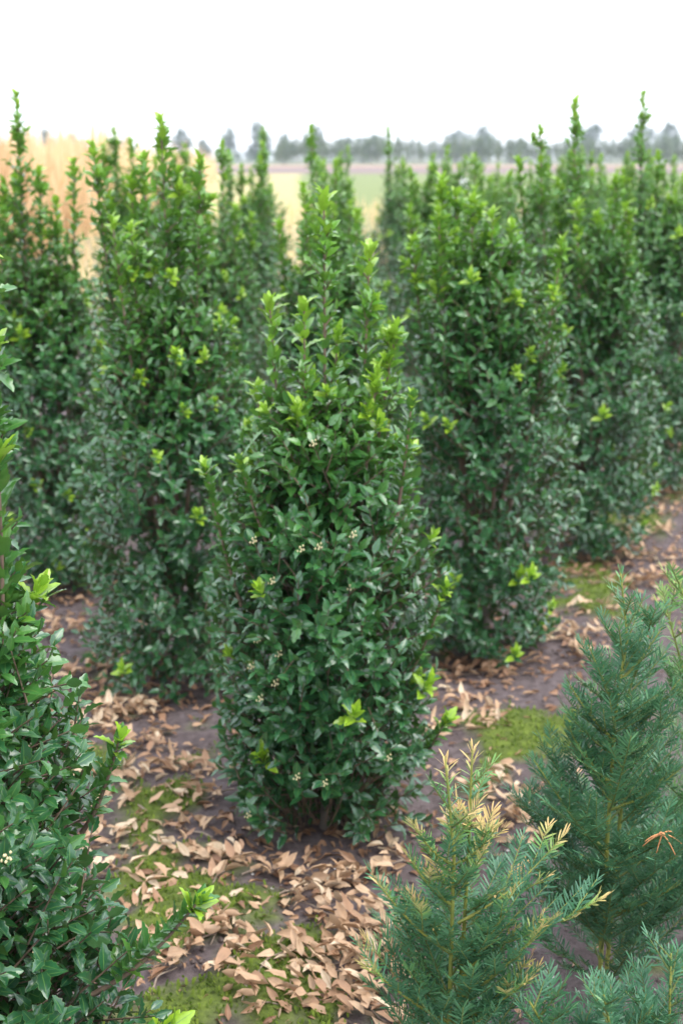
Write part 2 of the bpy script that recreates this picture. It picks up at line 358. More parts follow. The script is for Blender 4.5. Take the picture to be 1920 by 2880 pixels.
def holly(name, x, y, label, body_h, body_r, leaders, detail, twigs, nleaf_parts=0, young=18, flowers=0, leaf=.045, flare=0.0, low=0.05, gap=None, bushy=1.0, fresh=1.0, side_shoots=(), body_tone=.10):
    root = empty(name, (x, y, float(gz(x, y)))); tag(root, label, "holly bush", HOLLY_GROUP)
    templ = {'hi': HI, 'mid': MID, 'far': FAR}[detail]
    L = Leaves(); tw = []
    # compact body
    z = body_h * (low / body_h + (1 - low / body_h) * R.power(1.15, twigs)); th = R.uniform(0, 6.283, twigs); q = z / body_h
    prof = np.interp(q, [0, .05, .16, .35, .6, .8, .93, 1], [.62, .80, .95, 1.0, .93, .76, .56, .30]) + flare * np.clip(.5 - q, 0, 1)
    seed = int(R.integers(1000)); lump = 1 + .42 * (fbm(np.cos(th) * 1.5 + 5, z * 4.5 + np.sin(th) * 1.5, seed, 3) - .5)
    deep = 1 - .72 * R.uniform(0, 1, twigs) ** 2.0
    r = body_r * prof * lump * deep + R.normal(0, .012, twigs)
    P = np.stack([r * np.cos(th), r * np.sin(th), z], 1); o = np.stack([np.cos(th), np.sin(th), 0 * z], 1)
    D = norm(o * .85 + np.array([0, 0, 1]) * (.30 + .75 * q)[:, None] + R.normal(0, .30, (twigs, 3)))
    if gap is not None:
        near_foot = (np.abs(np.angle(np.exp(1j * (th - gap)))) < .55) & (z < .25); z = np.where(near_foot, z + .27, z); P[:, 2] = z; q = z / body_h
    ln = R.uniform(.08, .14, twigs); tone = np.clip(body_tone + .34 * q ** 2.6 + .10 * (fbm(th * 2, z * 6, 4) - .5), .02, .6)
    spray(L, P, D, ln, 9 if detail != 'far' else 7, leaf, tone, coarse=deep < .80)
    A = np.stack([P[:, 0] * .35, P[:, 1] * .35, P[:, 2] - .10 - .12 * R.random(twigs)], 1); A[:, 2] = np.maximum(A[:, 2], .02)
    tw.append((P - D * ln[:, None], P))
    if detail == 'hi': tw.append((A, P - D * ln[:, None]))
    # trunk and upright leaders
    V, T = tube([(0, 0, -.04), (.008, .004, .10), (-.006, .0, .25), (.006, .004, body_h * .55), (0, 0, body_h * .9)], [.022, .018, .016, .012, .006], 8)
    obj("trunk", mesh("trunk", V, T, BARK), root)
    rosettes = []
    for (lx, ly, lz) in leaders:
        b = np.array([lx * .15, ly * .15, body_h * .25]); tp = np.array([lx, ly, lz]); m = np.array([lx * .85, ly * .85, body_h * .72]) + R.normal(0, .012, 3)
        tt = np.linspace(0, 1, 12)[:, None]; pts = (1 - tt) ** 2 * b + 2 * tt * (1 - tt) * m + tt ** 2 * tp
        V, T = tube(pts, np.linspace(.0075, .0022, 12), 6); obj("shoot", mesh("shoot", V, T, TWIG), root)
        top0 = body_h * .62; seglen = max(.05, lz - top0); ns = int(seglen / .012)
        tz = np.linspace(0, 1, ns); zz = top0 + seglen * tz
        c = np.stack([np.interp(zz, pts[:, 2], pts[:, i]) for i in range(3)], 1)
        ph = np.arange(ns) * 2.4 + R.uniform(0, 6); rr = np.stack([np.cos(ph), np.sin(ph), 0 * ph], 1)
        al = np.radians(52 - 14 * tz + R.normal(0, 8, ns))[:, None]; up = np.array([0, 0, 1.0])
        L.add(c, up * np.cos(al) + rr * np.sin(al), up * np.sin(al) - rr * np.cos(al) + R.normal(0, .12, (ns, 3)), leaf * R.uniform(.9, 1.22, ns), np.clip(.30 + .58 * fresh * tz ** 2.5 + R.normal(0, .07, ns), 0, 1))
        # short side twigs, longest at the foot of the spire
        nt_ = int(seglen / .016 * bushy); tz = R.power(.75, nt_) * .94; zz = top0 + seglen * tz; ph = R.uniform(0, 6.283, nt_)
        c = np.stack([np.interp(zz, pts[:, 2], pts[:, i]) for i in range(3)], 1); o = np.stack([np.cos(ph), np.sin(ph), 0 * ph], 1)
        D = norm(o * .75 + np.array([0, 0, 1.0]) + R.normal(0, .15, (nt_, 3))); l2 = (.03 + .15 * bushy * (1 - tz) ** 1.2) * R.uniform(.6, 1.25, nt_)
        spray(L, c + D * l2[:, None], D, l2 * .85, 6, leaf * .92, np.clip(.24 + .45 * fresh * tz ** 1.5, 0, .85), 65, 28)
        tw.append((c, c + D * l2[:, None]))
        rosettes.append((tp, (tp - pts[-2]))); 
        for k in range(2 if fresh > .5 else 0):
            ii = R.integers(nt_); rosettes.append((c[ii] + D[ii] * l2[ii], D[ii]))
    for (p0, p1) in side_shoots:
        p0, p1 = np.array(p0, float), np.array(p1, float); tt = np.linspace(0, 1, 7)[:, None]; pts = p0 + (p1 - p0) * tt + np.array([0, 0, -.02]) * np.sin(tt * 3.14)
        V, T = tube(pts, np.linspace(.005, .002, 7), 5); obj("shoot", mesh("shoot", V, T, TWIG), root)
        d = norm(p1 - p0); spray(L, p1[None], d[None], np.array([np.linalg.norm(p1 - p0) * .8]), int(np.linalg.norm(p1 - p0) / .006), leaf, .4, 58, 32); rosettes.append((p1, d))
    yi = R.choice(twigs, young, replace=False); yi = yi[deep[yi] > .75]
    Dy = norm(np.stack([np.cos(th), np.sin(th), 0 * z], 1) * .6 + np.array([0, 0, 1.0]))
    rosettes += [(P[i] + Dy[i] * .02, Dy[i]) for i in yi]
    L.done()
    # the leaves that show largest become parts of their own
    keep = np.ones(len(L.P), bool)
    if nleaf_parts:
        W = L.P + L.M[:, :, 1] * (L.S * .5)[:, None] + np.array(root.location)
        u, v, dep = project(W); view = norm(np.array([0, 0, CAM_H]) - W)
        cell = np.floor(u / (17 * 3.3 / dep)).astype(np.int64) * 100003 + np.floor(v / (17 * 3.3 / dep)).astype(np.int64)
        order = np.argsort(dep); _, first = np.unique(cell[order], return_index=True); vis = order[first]
        vis = vis[~L.Q[vis] & (u[vis] > -10) & (u[vis] < 1930) & (v[vis] > 0) & (v[vis] < 2890)]
        sc = np.abs(np.sum(L.M[vis, :, 2] * view[vis], 1)) * (L.S[vis] / dep[vis]) ** 2
        ch = vis[np.argsort(-sc)[:nleaf_parts]]; keep[ch] = False
        for i in ch:
            ob = bpy.data.objects.new("leaf", leaf_proto(detail, templ, int(L.kind[i] % len(templ)), L.T[i])); COL.objects.link(ob); ob.parent = root
            M = np.eye(4); M[:3, :3] = L.M[i] * L.S[i]; M[:3, 3] = L.P[i]; ob.matrix_local = Matrix(M.tolist())
    tag(obj("foliage", leaves_mesh("holly_foliage", L, templ, HOLLY, keep, {"hi": MID, "mid": FAR, "far": None}[detail]), root), kind="stuff")
    A = np.vstack([a for a, b in tw]); B = np.vstack([b for a, b in tw])
    V, T = many_tubes(A, B, .0024, .0012); tag(obj("twigs", mesh("holly_twigs", V, T, TWIG), root), kind="stuff")
    rs = ROS if detail == 'hi' else ROSF
    for p_, d_ in rosettes:
        ob = obj("young_shoot", random.choice(rs), root); ob.location = p_
        ob.rotation_mode = 'QUATERNION'; ob.rotation_quaternion = Vector(tuple(norm(np.asarray(d_)))).to_track_quat('Z', 'Y'); s_ = random.uniform(.85, 1.25); ob.scale = (s_, s_, s_)
    fi = [i for i in R.permutation(twigs) if deep[i] > .85 and -P[i, 1] > .5 * body_r][:flowers]
    for i in fi:
        ob = obj("flower_cluster", BLOSSOM, root); ob.location = P[i] + (0, -.012, .004)
    return root

def tops(x, y, pix):
    """leader tips read off the photograph, as offsets from the bush foot at its own distance"""
    r = []
    for px, py in pix:
        dy = random.uniform(-.08, .08); p_ = at(px, py, y + dy); r.append((p_[0] - x, dy, p_[2]))
    return r
CX, CY = -0.04, 3.22
def grid(i, j): return CX + .54 * (i - j), CY + 1.22 * i + 1.0 * j
# the two bushes that carry the picture
x, y = CX, CY
holly("holly_bush", x, y, "holly bush standing alone in front, clear trunk foot, one tall lime-tipped leader", 1.13, .285,
      [(0.0, .0, 1.565), (.105, .04, 1.44), (-.125, -.03, 1.33), (-.045, -.06, 1.33), (.165, .0, 1.27), (-.06, -.1, 1.10), (.03, .10, 1.25), (.12, -.08, 1.17), (-.16, .05, 1.12)],
      'hi', 1280, 300, 30, 16, gap=-1.75, bushy=.6, side_shoots=[((-.2, -.08, .62), (-.275, -.1, .96)), ((.2, -.05, .42), (.285, -.08, .66)), ((.2, -.1, .2), (.29, -.12, .34)), ((-.12, -.1, .75), (-.19, -.14, .98)), ((.17, -.1, .85), (.2, -.12, 1.13))])
x, y = -0.63, 2.02
holly("holly_bush", x, y, "holly bush with crisp spiny leaves, across the dry leaf path from the orange-tipped yew", 1.05, .255,
      [(.10, -.02, 1.52), (.11, .03, 1.37), (.13, -.06, 1.22), (-.02, .05, 1.5), (-.1, -.05, 1.4), (.04, -.1, 1.3)],
      'hi', 1350, 300, 10, 3, bushy=.7, fresh=.3, flare=.55, side_shoots=[((.22, -.02, .30), (.40, -.04, .48)), ((.2, -.1, .2), (.36, -.14, .32)), ((.2, .06, .55), (.27, .05, .72))])
mids = [
    ((1, 0), [(1015, 425), (1085, 470), (1175, 525), (1235, 735), (950, 560), (1130, 500)], .29, "holly bush between the lone front bush and the mossy path, several even leaders"),
    ((2, 0), [(1320, 240), (1240, 300), (1190, 370), (1370, 500), (1280, 420)], .29, "tall holly bush with two leaders above the skyline, beside the yews"),
    ((3, 0), [(1475, 225), (1430, 400), (1510, 360), (1400, 470)], .30, "holly bush with one thin solitary spire, at the end of the mossy path"),
    ((0, 1), [(370, 285), (215, 345), (330, 365), (300, 420), (460, 375), (410, 400), (250, 460)], .31, "broad holly bush with many leaders, dry leaf heap at its foot"),
    ((0, 2), [(38, 225), (90, 400), (130, 470), (10, 430), (170, 380)], .31, "holly bush with a bare-stemmed tall spire against the straw field"),
    ((1, 1), [(700, 470), (820, 500), (640, 520), (760, 560)], .30, "holly bush hidden behind the lone front bush"),
]
for k, ((i, j), tp, br, lab) in enumerate(mids):
    x, y = grid(i, j)
    x += {(1, 0): -.02, (0, 1): .05}.get((i, j), 0)
    holly("holly_bush", x, y, lab, 1.26 if j else 1.38, br + .012, tops(x, y, tp) + [(random.uniform(-.2, .2), random.uniform(-.2, .1), random.uniform(1.36, 1.58)) for _ in range(2 if j else 4)], 'mid', 1090, 300 if k < 5 else 120, 40, 0)
second = [
    ((1, 2), [(510, 340), (455, 380), (540, 480)], "holly bush with a slim spire in front of the yellow field"),
    ((2, 2), [(715, 290), (770, 370), (740, 400)], "holly bush with forked spire behind the lone front bush"),
    ((2, 1), [(1010, 450), (940, 480), (1090, 440)], "holly bush behind the even-leadered one"),
    ((3, 1), [(1240, 370), (1170, 400), (1090, 360)], "holly bush wedged behind the two-leader bush"),
]
for (i, j), tp, lab in second:
    x, y = grid(i, j); holly("holly_bush", x, y, lab, 1.24 if i < 2 else 1.32, .31, tops(x, y, tp) + [(random.uniform(-.2, .2), random.uniform(-.2, .1), random.uniform(1.36, 1.52)) for _ in range(3)], 'far', 850, 0, 24)
# packed rows at the back: four builds, copied
def copy_tree(o, parent=None):
    c = o.copy(); COL.objects.link(c)
    if parent is not None: c.parent = parent
    for ch in list(o.children): copy_tree(ch, c)
    return c
protos = []
far_spots = [(2, 3), (3, 2), (3, 3), (4, 1), (4, 2), (4, 3), (5, 1), (5, 2), (5, 3), (6, 1), (6, 2), (6, 3), (7, 1), (7, 2), (4, 0), (1, 3), (0, 3), (3, 4), (5, 0), (7, 3), (6, 4), (5, 4), (4, 4), (8, 2), (8, 3), (2, 4), (9, 3), (7, 4)]
far_spire = {(3, 4): [(0.02, 0, 1.86), (-.08, .05, 1.55)], (4, 3): [(-.12, 0, 1.86), (.1, 0, 1.45)]}
ORD = ["first", "second", "third", "fourth", "fifth", "sixth", "seventh", "eighth", "ninth", "tenth", "eleventh"]
def far_label(i, j): return "holly bush in the %s row from the yews, %s from its leaf-strewn end" % (ORD[j], ORD[i + (1 if j == 0 else 0)])
for k, (i, j) in enumerate(far_spots):
    x, y = grid(i, j); x += random.uniform(-.06, .06); y += random.uniform(-.08, .08)
    if (i, j) in far_spire: holly("holly_bush", x, y, far_label(i, j).replace("holly bush", "thin-spired holly bush"), 1.38, .29, far_spire[(i, j)], 'far', 700, 0, 12)
    elif len(protos) < 3:
        ld = [(random.uniform(-.17, .17), random.uniform(-.15, .15), random.uniform(1.42, 1.74)) for _ in range(7)]
        protos.append(holly("holly_bush", x, y, far_label(i, j), 1.38, .31, ld, 'far', 720, 0, 16))
    else:
        c = copy_tree(protos[k % 3]); c['label'] = far_label(i, j); c.location = (x, y, float(gz(x, y))); c.rotation_euler = (0, 0, random.uniform(0, 6.28)); s_ = random.uniform(.92, 1.06); c.scale = (s_, s_, s_)

# ------------------------------------------------------------------ yews
def needles_on(L, pts, radial, tone, size=.026, tip=0.0, space=.0028, up=np.array([0, 0, 1.0])):
    seg = np.linalg.norm(np.diff(pts, axis=0), axis=1); s = np.concatenate([[0], np.cumsum(seg)]); ln = s[-1]
    n = max(4, int(ln / space)); q = np.linspace(.04, 1, n) * ln
    c = np.stack([np.interp(q, s, pts[:, i]) for i in range(3)], 1); tg = norm(np.stack([np.interp(q, s, np.gradient(pts[:, i], s)) for i in range(3)], 1))
    side = norm(np.cross(tg, up + R.normal(0, .02, 3))); upv = np.cross(side, tg)
    k = np.arange(n)
    if radial: f = k * 2.4 + R.normal(0, .2, n)
    else: f = np.where(k % 2 == 0, 0.30, math.pi - 0.30) + R.normal(0, .26, n)
    r = side * np.cos(f)[:, None] + upv * np.sin(f)[:, None]
    rem = (ln - q); a = np.radians(np.interp(rem, [0, .012, .05], [16, 42, 60]) + R.normal(0, 6, n))[:, None]
    d = tg * np.cos(a) + r * np.sin(a); nn = (tg * np.sin(a) - r * np.cos(a)) if radial else upv + .3 * R.normal(0, 1, (n, 3))
    tn = tone + np.interp(rem, [0, .024, .065], [tip, tip * .66, 0]) + R.normal(0, .05, n)
    L.add(c, d, nn, size * np.interp(rem, [0, .015], [.75, 1]) * R.uniform(.8, 1.12, n), np.clip(tn, 0, 1))
def bent(p0, d, ln, lift, n=8):
    t = np.linspace(0, 1, n)[:, None]; return p0 + d * ln * t + np.array([0, 0, 1]) * lift * ln * t ** 2
def yew_branch(root, pts, tone, tip, sub=True, rb=.0022):
    V, T = tube(pts, np.linspace(rb, .0008, len(pts)), 5); parts = [(V, T)]
    L = Leaves(); needles_on(L, pts[len(pts) // 6:], False, tone, tip=tip)
    d = norm(pts[-1] - pts[0]); ln = np.linalg.norm(pts[-1] - pts[0]); side = norm(np.cross(d, np.array([0, 0, 1.0])))
    if sub:
        m = int(ln / .034)
        for k in range(m):
            t = .16 + .72 * (k + R.uniform(-.2, .2)) / max(1, m); i = t * (len(pts) - 1); p0 = pts[int(i)] + (pts[min(int(i) + 1, len(pts) - 1)] - pts[int(i)]) * (i % 1)
            sl = ln * (.55 * (1 - t) + .14) * R.uniform(.6, 1.15); sgn = 1 if k % 2 else -1
            dd = norm(d * .8 + side * sgn * .75 + np.array([0, 0, .15]) + R.normal(0, .12, 3)); sp = bent(p0, dd, max(.025, sl), .12, 6)
            parts.append(tube(sp, np.linspace(.0011, .0006, 6), 3)); needles_on(L, sp, False, tone + R.normal(0, .05), tip=tip if R.random() < .22 else 0, size=.023)
    V, T = join(parts); b = obj("branch", mesh("yew_branch", V, T, YEWSTEM if rb > .003 else YEWTWIG), root)
    tag(obj("needles", leaves_mesh("yew_needles", L.done(), NEEDLE, YEW), b), kind="stuff")
def yew(x, y, label, stems, explicit, nrand, h, reach, tone, tip, z0=.06, topgap=.04):
    root = empty("yew_plant", (x, y, float(gz(x, y)))); tag(root, label, "yew"); org = np.array(root.location)
    for si, st in enumerate(stems):
        st = np.array(st) - org; tt = np.linspace(0, 1, 16); s_ = np.linspace(0, 1, len(st)); pts = np.stack([np.interp(tt, s_, st[:, i]) for i in range(3)], 1)
        V, T = tube(pts, np.linspace(.0050, .0015, 16), 7); o_ = obj("stem", mesh("yew_stem", V, T, YEWSTEM), root)
        L = Leaves(); needles_on(L, pts[6:], True, tone + .12, tip=tip, space=.0028); tag(obj("needles", leaves_mesh("yew_needles", L.done(), NEEDLE, YEW), o_), kind="stuff")
    for a, b, lift in explicit:
        a, b = np.array(a) - org, np.array(b) - org; d = b - a; t = np.linspace(0, 1, 10)[:, None]; pts = a + d * t - np.array([0, 0, 1]) * lift * np.sin(t * math.pi)
        yew_branch(root, pts, tone, tip, rb=.0034)
    for k in range(nrand):
        st = np.array(stems[k % len(stems)]) - org
        f = (k + R.uniform(0, 1)) / nrand; zz = z0 + (h - topgap - z0) * f
        p0 = np.array([np.interp(zz, st[:, 2], st[:, i]) for i in range(3)]); az = k * 2.4 + R.normal(0, .3)
        ln = (.035 + reach * (1 - zz / h) ** 1.15) * R.uniform(.7, 1.12); el = rad(R.uniform(28, 56) + 10 * f)
        d = np.array([math.cos(az) * math.cos(el), math.sin(az) * math.cos(el), math.sin(el)])
        yew_branch(root, bent(p0, d, ln, R.uniform(-.1, .18)), tone + tip * .22 * f + R.normal(0, .05), tip * (1 if R.random() < (.75 if f > .6 else .12) else .1), sub=ln > .07)
    return root
def px(x_, y_, Y): return tuple(at(x_, y_, Y))
yx, yy = .175, 1.93
yew(yx, yy, "young yew with orange-tipped shoots, in front of the other yews",
    [[(yx, yy, 0), px(1032, 2300, 1.93), px(1042, 1960, 1.94), px(1022, 1745, 1.95)], [(yx + .004, yy, 0), px(1055, 2300, 1.97), px(1075, 1960, 1.98), px(1084, 1722, 1.99)]],
    [(px(1036, 2190, 1.93), px(868, 2030, 1.86), .012), (px(1050, 2120, 1.95), px(1296, 1915, 2.0), .02), (px(1045, 2190, 1.95), px(1388, 2060, 1.9), .015), (px(1036, 2350, 1.93), px(842, 2215, 1.84), .01), (px(1040, 2300, 1.93), px(1245, 2130, 1.83), .015),
     (px(1036, 1985, 1.94), px(945, 1890, 1.9), .01), (px(1046, 1985, 1.95), px(1145, 1895, 1.93), .01), (px(1040, 2080, 1.94), px(935, 1965, 1.9), .01), (px(1036, 2350, 1.93), px(1215, 2250, 1.82), .01), (px(1050, 2260, 1.93), px(1180, 2040, 1.87), .015)],
    48, .74, .30, .17, .9)
yx, yy = .50, 2.36
yew(yx, yy, "tall open yew with long yellowish stems and blue-green needles behind the orange-tipped yew",
    [[(yx, yy, 0), px(1392, 1950, 2.36), px(1415, 1600, 2.37), px(1440, 1470, 2.38), px(1424, 1315, 2.39)], [(yx + .02, yy + .05, 0), px(1430, 1800, 2.42), px(1440, 1600, 2.43), px(1490, 1440, 2.44)]],
    [(px(1395, 1960, 2.36), px(1225, 1745, 2.3), .012), (px(1400, 1800, 2.36), px(1290, 1650, 2.33), .01), (px(1408, 1700, 2.37), px(1300, 1560, 2.35), .01), (px(1415, 1620, 2.37), px(1350, 1480, 2.36), .006), (px(1425, 1700, 2.4), px(1560, 1560, 2.4), .012),
     (px(1400, 1860, 2.36), px(1568, 1760, 2.3), .012), (px(1392, 2020, 2.36), px(1210, 1990, 2.27), .01), (px(1395, 2100, 2.36), px(1560, 2030, 2.25), .01), (px(1425, 1560, 2.38), px(1520, 1440, 2.38), .01), (px(1393, 2000, 2.34), px(1388, 1985, 2.2), 0)],
    74, .93, .37, .20, .12)
yx, yy = .78, 2.66
yew(yx, yy, "yellow-green yew behind the tall open yew",
    [[(yx, yy, 0), (yx - .01, yy, .5), (yx - .02, yy, .85)], [(yx - .03, yy - .02, 0), (yx - .04, yy - .02, .5), px(1535, 1420, 2.64)], [(yx + .03, yy, 0), (yx + .03, yy, .5), px(1558, 1340, 2.66)]],
    [], 44, .93, .32, .42, .2)
yx, yy = .47, 1.90
yew(yx, yy, "low dark yew with short upright tips at the foot of the tall open yew",
    [[(yx, yy, 0), (yx - .02, yy - .01, .2), px(1385, 2285, 1.84)], [(yx - .03, yy, 0), (yx - .08, yy - .02, .2), px(1215, 2300, 1.82)], [(yx + .03, yy, 0), (yx + .05, yy, .2), px(1540, 2190, 1.95)]],
    [], 60, .46, .27, .16, .05)

# ------------------------------------------------------------------ litter on the ground
dry_cache = {}
def dry_mesh(q, b):
    if (q, b) not in dry_cache:
        V, T, UV = DRY[q]; dry_cache[(q, b)] = mesh("dry_leaf", V, T, DRYLEAF, UV, np.full(len(V), b))
    return dry_cache[(q, b)]
TONES = (.15, .4, .6, .75, .95)
def frame(d, n_):
    y_ = norm(np.asarray(d, float)); z_ = norm(n_ - y_ * (n_ @ y_)); return np.stack([np.cross(y_, z_), y_, z_], 1)
def place_leaf(name, pos, d, nrm, size, tone, parent=None):
    o_ = bpy.data.objects.new(name, dry_mesh(random.randrange(4), min(TONES, key=lambda t: abs(t - tone)))); COL.objects.link(o_)
    if parent is not None: o_.parent = parent
    M = np.eye(4); M[:3, :3] = frame(d, nrm) * size; M[:3, 3] = pos
    if parent is not None: o_.matrix_local = Matrix(M.tolist())
    else: o_.matrix_world = Matrix(M.tolist())
    return o_
# dead clipped sprigs, still carrying their leaves:  foot x, y and length in metres, compass, leaves, tone
SPRIG = [  # picture position of the middle, heading, length, leaves, tone, place
    (225, 1655, 10, .34, 44, .80, 'L'), (300, 1640, 200, .25, 26, .75, 'L'), (340, 1715, 150, .24, 26, .55, 'L'), (185, 1700, 60, .22, 20, .8, 'L'), (255, 1800, 15, .30, 34, .80, 'L'), (330, 1840, 120, .18, 12, .65, 'L'),
    (240, 1880, 80, .2, 15, .65, 'L'), (250, 1955, 30, .22, 20, .8, 'L'), (270, 2035, 0, .22, 18, .8, 'L'), (440, 1770, 170, .26, 24, .6, 'L'), (470, 1830, 200, .2, 16, .6, 'L'),
    (480, 1960, 170, .28, 30, .82, 'M'), (365, 2060, 60, .16, 12, .75, 'M'), (455, 1900, 120, .2, 12, .7, 'M'), (540, 2010, 30, .18, 14, .6, 'M'),
    (470, 2130, 265, .25, 28, .66, 'M'), (520, 2180, 285, .28, 30, .66, 'M'), (400, 2180, 220, .24, 20, .6, 'M'), (530, 2260, 270, .2, 18, .62, 'M'), (360, 2220, 245, .14, 12, .55, 'M'),
    (640, 2020, 10, .22, 18, .6, 'M'), (730, 2050, 15, .28, 26, .75, 'M'), (820, 2000, 200, .3, 28, .75, 'M'), (790, 2090, 160, .26, 24, .72, 'M'), (900, 1940, 100, .24, 18, .8, 'M'),
    (800, 2160, 190, .32, 38, .66, 'B'), (880, 2130, 170, .32, 36, .66, 'B'), (840, 2210, 185, .34, 40, .66, 'B'), (760, 2200, 175, .28, 28, .66, 'B'), (900, 2240, 200, .3, 32, .64, 'B'), (700, 2300, 195, .28, 26, .62, 'B'), (800, 2300, 170, .26, 24, .66, 'B'), (900, 2330, 120, .24, 22, .7, 'B'),
    (1060, 1690, 20, .34, 32, .75, 'R'), (1100, 1640, 160, .28, 20, .65, 'R'), (1130, 1790, 200, .26, 22, .72, 'R'), (1180, 1850, 240, .24, 24, .75, 'R'), (1190, 1910, 270, .2, 18, .8, 'R'), (1060, 1560, 0, .3, 30, .45, 'R'), (1150, 1540, 20, .3, 26, .5, 'R'),
    (1270, 1480, 40, .34, 28, .7, 'R'), (1330, 1460, 200, .3, 24, .75, 'R'), (1370, 1415, 5, .4, 18, .75, 'R'), (1350, 1510, 70, .28, 22, .7, 'R'), (1470, 1240, 10, .5, 32, .7, 'R'), (1500, 1290, 190, .5, 30, .65, 'R'), (1480, 1190, 20, .4, 22, .7, 'R'), (1420, 1350, 0, .4, 24, .65, 'R'), (1530, 1340, 30, .4, 24, .6, 'R'), (1290, 1335, 10, .3, 20, .35, 'R'),
    (130, 1470, 10, .36, 28, .4, 'L'), (200, 1560, 40, .34, 28, .55, 'L'), (110, 1420, 170, .3, 20, .35, 'L')]
PLACE = {'L': "dead clipped sprig of leaves on soil beside the crisp spiny holly bush", 'M': "dead sprig of leaves on bare soil in front of the lone holly bush",
         'B': "dead sprig in the thick tan leaf bed beside the orange-tipped yew", 'R': "dead sprig of leaves on the mossy path between hollies and yews"}
for (sx_, sy_, hd, ln, nl, tone, pl) in SPRIG:
    nl = int(nl * {'B': 1.15, 'L': 1.2}.get(pl, .95)); ln *= .8
    g = ground_at(sx_, sy_); hd = rad(hd) + R.normal(0, .2); dr = np.array([math.cos(hd), math.sin(hd), 0]); sd_ = np.array([-dr[1], dr[0], 0])
    b = g - dr * ln / 2; zb = float(gz(b[0], b[1])) + .006; root = empty("dead_sprig", (b[0], b[1], zb))
    tag(root, PLACE[pl].replace('dead', ('large ' if nl > 26 else 'small ' if nl < 17 else '') + ('pale dead' if tone > .74 else 'browned dead' if tone < .6 else 'dead'), 1), "dead sprig", "dead clipped sprigs on the ground")
    t = np.linspace(0, 1, 7); pts = dr * ln * t[:, None] + sd_ * .03 * np.sin(t * 3)[:, None]
    pts[:, 2] = gz(b[0] + pts[:, 0], b[1] + pts[:, 1]) + .010 - zb + .006 * np.sin(t * 9)
    V, T = tube(pts, np.linspace(.0028, .0012, 7), 5); obj("twig", mesh("dead_twig", V, T, DRYTWIG), root)
    for k in range(nl):
        q = R.uniform(.08, 1); c_ = np.array([np.interp(q, t, pts[:, i]) for i in range(3)]); sg = 1 if k % 2 else -1
        c_ = c_ + sd_ * R.normal(0, .018) + dr * R.normal(0, .012)
        a_ = rad(R.uniform(15, 75)); d = dr * math.cos(a_) + sd_ * sg * math.sin(a_) + np.array([0, 0, R.uniform(-.1, .75)])
        c_[2] = float(gz(b[0] + c_[0], b[1] + c_[1])) - zb + R.uniform(.004, .042)
        place_leaf("leaf", c_, d, np.array([0, 0, 1.0]) + R.normal(0, .6, 3), R.uniform(.034, .054), np.clip(tone + R.normal(0, .15), .1, 1), root)
# loose single leaves
cl = np.array([ground_at(a_[0], a_[1])[:2] for a_ in SPRIG])
def scatter(nn, spread):
    c_ = cl[R.integers(0, len(cl), nn)]; return c_ + R.normal(0, 1, (nn, 2)) * spread * np.array([1, 1.1])
pos = scatter(300, .085); pos = np.where((np.arange(300) % 5 == 0)[:, None], np.stack([R.uniform(-.8, .5, 300), R.uniform(2.35, 4.2, 300)], 1), pos)
for k in range(300):
    x_, y_ = pos[k]; tn_ = float(np.clip(R.normal(.62, .2), .1, 1)); a_ = R.uniform(0, 6.283)
    o_ = place_leaf("fallen_leaf", (x_, y_, float(gz(x_, y_)) + R.uniform(.006, .014)), np.array([math.cos(a_), math.sin(a_), R.uniform(-.1, .25)]), np.array([0, 0, 1.0]) + R.normal(0, .35, 3), R.uniform(.03, .05), tn_)
    tag(o_, "single dry %s leaf lying loose on the soil between the plants" % ("dark brown" if tn_ < .4 else "tan" if tn_ < .68 else "pale buff"), "dry leaf", "loose dry leaves on the soil")
# the mass of smaller and farther leaves, browner under the bushes
L = Leaves()
def litter(p, size, tone, lift=.012):
    nn = len(p); a_ = R.uniform(0, 6.283, nn); d = np.stack([np.cos(a_), np.sin(a_), R.uniform(-.15, .35, nn)], 1)
    L.add(np.column_stack([p, gz(p[:, 0], p[:, 1]) + R.uniform(.003, lift, nn)]), d, np.array([0, 0, 1.0]) + R.normal(0, .45, (nn, 3)), size * R.uniform(.6, 1.15, nn), np.clip(tone + R.normal(0, .17, nn), 0, 1))
litter(scatter(900, .12), .026, .35, .012)
for (i, j) in [(0, 0), (1, 0), (2, 0), (3, 0), (0, 1), (0, 2), (1, 1), (4, 0), (-1, 0)]:
    x_, y_ = grid(i, j); litter(np.array([x_, y_]) + R.normal(0, .24, (330, 2)), .042, .22)
litter(np.stack([R.uniform(1.0, 3.2, 700), R.uniform(4.6, 9, 700)], 1), .045, .6)
litter(np.stack([R.uniform(-2.5, 2.5, 500), R.uniform(1.6, 7, 500)], 1), .028, .4)
tag(obj("leaf_litter", leaves_mesh("leaf_litter", L.done(), DRY, DRYLEAF)), "thin scatter of small brown leaves over the soil", "leaf litter", kind="stuff")
# dried orange shoot caught in the tall yew
p_ = at(1520, 1915, 2.2); r_ = empty("withered_shoot", tuple(p_)); tag(r_, "withered orange-brown curled shoot caught in the tall open yew", "dead shoot")
for k in range(7):
    a_ = k * .9; d = np.array([math.cos(a_), .3 * math.sin(a_ * 2), math.sin(a_) * .6 - .15]); t = np.linspace(0, 1, 6)[:, None]
    V, T = tube(d * .035 * t + np.array([0, 0, -.014]) * t ** 2, np.linspace(.0018, .0008, 6), 5); o_ = obj("curled_needle", mesh("curled_needle", V, T, bpy.data.materials.get("rust") or wood_material("rust", (.42, .17, .06), (.62, .28, .12), 60)), r_)
